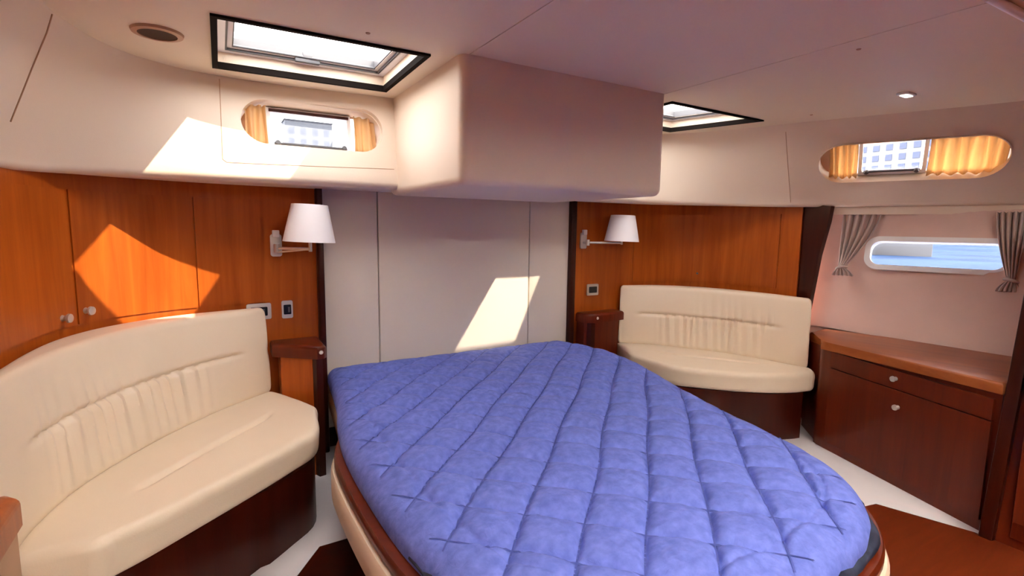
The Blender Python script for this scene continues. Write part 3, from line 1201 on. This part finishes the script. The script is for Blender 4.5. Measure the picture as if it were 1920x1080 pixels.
# quilt: fine grid filled between the left and right edges of the outline, row by row
def quilt():
    o2 = offset(outl, .002)
    k0 = int(np.argmin(o2[:, 1]))
    R, L = o2[:k0 + 1], o2[k0:]
    y0, y1 = o2[k0, 1] + .004, 2.778
    nv, nu = 420, 320
    s = np.linspace(0, 1, nv)
    ys = y0 + (y1 - y0) * (s ** 1.25)
    xr = np.interp(ys, R[::-1, 1], R[::-1, 0])
    xl = np.interp(ys, L[:, 1], L[:, 0])
    u = np.linspace(0, 1, nu)
    X = xl[:, None] + (xr - xl)[:, None] * u[None, :]
    Y = np.repeat(ys[:, None], nu, 1)
    # distance to the free edge
    D = np.full(X.shape, 9.0)
    for i in range(len(o2) - 1):
        p, q = o2[i], o2[i + 1]
        d = q - p
        l2 = (d ** 2).sum()
        t = np.clip(((X - p[0]) * d[0] + (Y - p[1]) * d[1]) / l2, 0, 1)
        D = np.minimum(D, np.hypot(X - p[0] - t * d[0], Y - p[1] - t * d[1]))
    wob = .006 * np.sin(X * 9 + Y * 4) + .005 * np.sin(Y * 11 - X * 5)
    sA = (Y - X - 1.30 + wob) / .2235
    sB = (X + Y - .405 - wob) / .2235
    dA = np.abs(sA - np.round(sA)) * .2235 / 1.414
    dB = np.abs(sB - np.round(sB)) * .2235 / 1.414
    pu = (1 - np.exp(-(dA / .009) ** 1.2)) * (1 - np.exp(-(dB / .009) ** 1.2)) * (.40 + .60 * np.cos(np.pi * (.079 - dA) / .20) * np.cos(np.pi * (.079 - dB) / .20))
    edge = np.clip(D / .055, 0, 1)
    prof = np.sqrt(np.clip(1 - (1 - edge) ** 2, 0, 1))
    brd = np.exp(-((D - .115) / .010) ** 2)
    wr = np.zeros(X.shape)
    for i in range(nv):
        for j in range(nu):
            v = Vector((X[i, j] * 9, Y[i, j] * 9, 0))
            wr[i, j] = noise.noise(v) * .6 + abs(noise.noise(v * 2.3 + Vector((3, 1, 0)))) * .7 + noise.noise(v * 5.1) * .22
    inner = np.clip((D - .02) / .1, 0, 1) * np.clip((2.80 - Y) / .16, .15, 1)
    Z = .398 + .058 * prof + inner * (.030 * pu + .0075 * wr) - .008 * brd * inner
    G = np.stack([X, Y, Z], 2)
    # dark ribbons that paint shade into the quilting channels
    cell = {}
    for i in range(nv):
        for j in range(nu):
            cell.setdefault((int(X[i, j] * 50), int(Y[i, j] * 50)), []).append((X[i, j], Y[i, j], Z[i, j], D[i, j]))

    def height(x, y):
        best = None
        cx, cy = int(x * 50), int(y * 50)
        for a in (-1, 0, 1):
            for b in (-1, 0, 1):
                for p in cell.get((cx + a, cy + b), ()):
                    d = (p[0] - x) ** 2 + (p[1] - y) ** 2
                    if best is None or d < best[0]:
                        best = (d, p[2], p[3])
        return best

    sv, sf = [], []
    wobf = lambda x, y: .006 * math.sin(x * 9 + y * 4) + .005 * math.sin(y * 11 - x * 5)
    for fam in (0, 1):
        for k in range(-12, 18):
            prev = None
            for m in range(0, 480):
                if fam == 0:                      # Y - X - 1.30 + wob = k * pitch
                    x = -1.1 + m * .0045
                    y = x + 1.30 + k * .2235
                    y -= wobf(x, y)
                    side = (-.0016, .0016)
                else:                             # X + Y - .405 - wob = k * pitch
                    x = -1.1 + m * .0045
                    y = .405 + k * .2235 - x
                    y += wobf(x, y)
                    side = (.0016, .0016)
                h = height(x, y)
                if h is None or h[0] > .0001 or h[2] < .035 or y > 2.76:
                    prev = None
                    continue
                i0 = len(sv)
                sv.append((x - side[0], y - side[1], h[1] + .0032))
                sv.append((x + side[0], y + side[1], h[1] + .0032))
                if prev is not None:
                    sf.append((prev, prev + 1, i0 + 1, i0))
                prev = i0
    sm = bpy.data.meshes.new('seam_shade')
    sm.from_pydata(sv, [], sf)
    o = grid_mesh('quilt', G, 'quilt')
    st = link_mesh('seam_shade', sm, 'quilt_seam_shade', o, True)
    st['label'] = 'darker blue lines that paint shade into the quilt seams'
    bm = bmesh.new()
    bm.from_mesh(o.data)
    be = [e for e in bm.edges if len(e.link_faces) == 1]
    r = bmesh.ops.extrude_edge_only(bm, edges=be)
    for v in r['geom']:
        if isinstance(v, bmesh.types.BMVert):
            v.co.z = .386
    bmesh.ops.recalc_face_normals(bm, faces=bm.faces)
    for f in bm.faces:
        f.smooth = True
    bm.to_mesh(o.data)
    bm.free()
    return o


q = quilt()
q['label'] = 'blue diamond-stitched quilt spread over the double bed'
q['category'] = 'quilt'
bp = offset(outl, -.002)[18:112]  # edging fabric, thickened to put the dark shading at the foot into colour
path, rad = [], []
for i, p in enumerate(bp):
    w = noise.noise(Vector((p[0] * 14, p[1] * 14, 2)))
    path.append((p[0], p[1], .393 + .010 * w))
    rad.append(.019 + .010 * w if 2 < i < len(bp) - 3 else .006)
bd = tube('binding_shade', path, rad, 'binding_shade', None, 10)
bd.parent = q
bd['label'] = 'dark navy mottled edging of the quilt with dark shading painted in'


# ------------------------------------------------------------------ reading lamps
def reading_lamp(wall, nrm, shade_c, label, tilt, double):
    n = Vector(nrm).normalized()
    w = Vector(wall)
    t = thing('reading_lamp', label, 'lamp', tuple(w))
    s = Vector(shade_c)
    side = Vector((0, 0, 1)).cross(n)
    fr = Frame(w, side, (0, 0, 1))
    part(frame_prism('back_plate', fr, stadium(.026, .055, .012, 4), .0, .012, 'chrome'), t)
    part(box('switch', tuple(w + n * .020 + Vector((-.016, -.010, .040)) - Vector((0, 0, 0))), tuple(w + n * .020 + Vector((.016, .012, .075))), 'white', None, .004), t)
    joint = w + n * .055 + Vector((0, 0, -.012))
    part(tube('stub', [w + Vector((0, 0, -.012)), joint], .009, 'chrome', None, 12), t)
    part(lathe('knuckle', [(0, -.02), (.014, -.02), (.014, .02), (0, .02)], 'chrome', None, joint, (0, 0, 1), 16), t)
    end = Vector((s.x, s.y, joint.z))
    part(tube('arm', [joint, joint.lerp(end, .5), end], .007, 'chrome', None, 12), t)
    if double:
        part(tube('arm', [joint + Vector((0, 0, -.02)), (joint + Vector((0, 0, -.02))).lerp(end, .8), end], .005, 'chrome', None, 10), t)
    part(tube('stem', [end - Vector((0, 0, .012)), Vector((s.x, s.y, s.z + .02))], .008, 'chrome', None, 12), t)
    ax = Vector((tilt, 0, 1)).normalized()
    sh = lathe('shade', [(.118, -.088), (.082, .088), (.079, .088), (.115, -.088), (.118, -.088)], 'shade', None, s, ax, 36)
    part(sh, t)
    part(lathe('bulb', [(0, -.03), (.012, -.03), (.020, .0), (.024, .02), (.018, .045), (0, .055)], 'white', None, (s.x, s.y, s.z - .01), (0, 0, 1), 18), t)
    return t


reading_lamp((-1.075, 2.785, 1.115), (-.05, -1, 0), (-.945, 2.595, 1.225), 'wall reading lamp with white cone shade above the large settee shelf', .04, True)
reading_lamp((.86, 2.796, 1.135), (0, -1, 0), (1.075, 2.64, 1.222), 'wall reading lamp with white cone shade above the small settee', .03, False)


# ------------------------------------------------------------------ switch plates
def plate(name, fr, hw, hh, label, cat, rocker=True):
    t = thing(name, label, cat, tuple(fr.p(0, 0, 0)))
    part(frame_prism('cover', fr, stadium(hw, hh, .008, 4), 0, .008, 'chrome'), t)
    part(frame_prism('face', fr, stadium(hw * .68, hh * .55, .004, 3), .008, .012, 'screen'), t)
    if rocker:
        part(frame_prism('button', fr, [(hw * .1, -hh * .3), (hw * .45, -hh * .3), (hw * .45, hh * .3), (hw * .1, hh * .3)], .012, .016, 'grey'), t)
    return t


plate('control_panel', Frame((-1.165, 2.776, .79), (1, .06, 0), (0, 0, 1)), .055, .040, 'chrome framed dark control panel beside the large settee backrest', 'control panel')
plate('light_switch', Frame((-1.035, 2.790, .79), (1, .04, 0), (0, 0, 1)), .026, .045, 'narrow chrome light switch between control panel and headboard', 'switch')
plate('power_socket', Frame((.955, 2.793, .79), (1, -.02, 0), (0, 0, 1)), .050, .040, 'chrome framed dark power socket above the dark corner shelf', 'socket', False)

# ------------------------------------------------------------------ ceiling downlights
dl = thing('downlight', 'small square downlight on the ceiling near the gold curtained port', 'light', (1.364, 1.149, ZC))
part(box('housing', (1.325, 1.125, ZC - .010), (1.405, 1.175, ZC), 'white', None, .004), dl)
part(box('lens', (1.335, 1.135, ZC - .014), (1.395, 1.165, ZC - .0101), 'lampglass', None, .003), dl)
dl = thing('downlight', 'recessed dark bronze downlight in the ceiling above the large settee', 'light', (-1.473, 2.113, ZC))
part(lathe('bezel', [(.055, 0), (.075, 0), (.072, -.008), (.056, -.010), (.055, 0)], 'tan', None, (-1.473, 2.113, ZC), (0, 0, 1), 32), dl)
part(lathe('reflector', [(0, -.002), (.056, -.002), (.056, -.007), (.03, -.004), (0, -.004)], 'bronze', None, (-1.473, 2.113, ZC), (0, 0, 1), 32), dl)

# ------------------------------------------------------------------ outside: harbour
sea = box('sea', (-400, -400, -.4), (400, 500, -.10), 'water')
sea['kind'] = 'structure'
sea['label'] = 'blue harbour water outside the ports'


def building(name, x0, x1, y0, y1, h, nx, nz, zb, label, face):
    b = thing(name, label, 'building', ((x0 + x1) / 2, (y0 + y1) / 2, -1))
    part(box('walls', (x0, y0, -1), (x1, y1, h), 'stone'), b)
    base = None
    for i in range(nx):
        for j in range(nz):
            if face == 'y':
                w = (x1 - x0) / nx
                lo = (x0 + w * (i + .25), y0 - .1, zb + (h - 1.5 - zb) * j / nz)
                hi = (x0 + w * (i + .75), y0 + .05, zb + (h - 1.5 - zb) * (j + .6) / nz)
            else:
                w = (y1 - y0) / nx
                lo = (x0 - .1, y0 + w * (i + .25), zb + (h - 1.5 - zb) * j / nz)
                hi = (x0 + .05, y0 + w * (i + .75), zb + (h - 1.5 - zb) * (j + .6) / nz)
            part(box('window', lo, hi, 'bglass'), b)
    part(box('roof', (x0 - .4, y0 - .4, h), (x1 + .4, y1 + .4, h + .5), 'dock'), b)
    return b


building('apartment_block', 36, 60, 300, 312, 56, 4, 3, 38, 'pale apartment block seen through the left oval port', 'y')
building('harbour_office', 110, 118, 30, 70, 20.0, 18, 5, 9, 'long pale harbour building seen through the right oval port', 'x')

# white yacht moored off the low hull port
yt = thing('moored_yacht', 'white yacht moored on the water outside the low hull port', 'boat', (33, 18.5, -.1))
G = []
for k in range(21):
    s_ = k / 20
    yy = 24.5 - 12 * s_
    hw_ = 1.7 * (1 - abs(2 * s_ - .8) ** 3 * .35 if s_ < .4 else 1 - ((s_ - .4) / .6) ** 2.4)
    hw_ = max(hw_, .03)
    zt = .95 + .35 * s_ ** 2
    G.append([(33 - hw_ * .75, yy, -.1), (33 - hw_, yy, .35), (33 - hw_, yy, zt), (33 + hw_, yy, zt), (33 + hw_, yy, .35), (33 + hw_ * .75, yy, -.1)])
part(sharp(grid_mesh('hull', np.array(G), 'boat', None, True, True), 40), yt)
part(box('cabin', (32.1, 16.5, .98), (33.9, 21.5, 1.5), 'boat', None, .15), yt)
part(tube('mast', [(33, 17.5, 1.4), (33, 17.5, 15)], .09, 'dock', None, 8), yt)
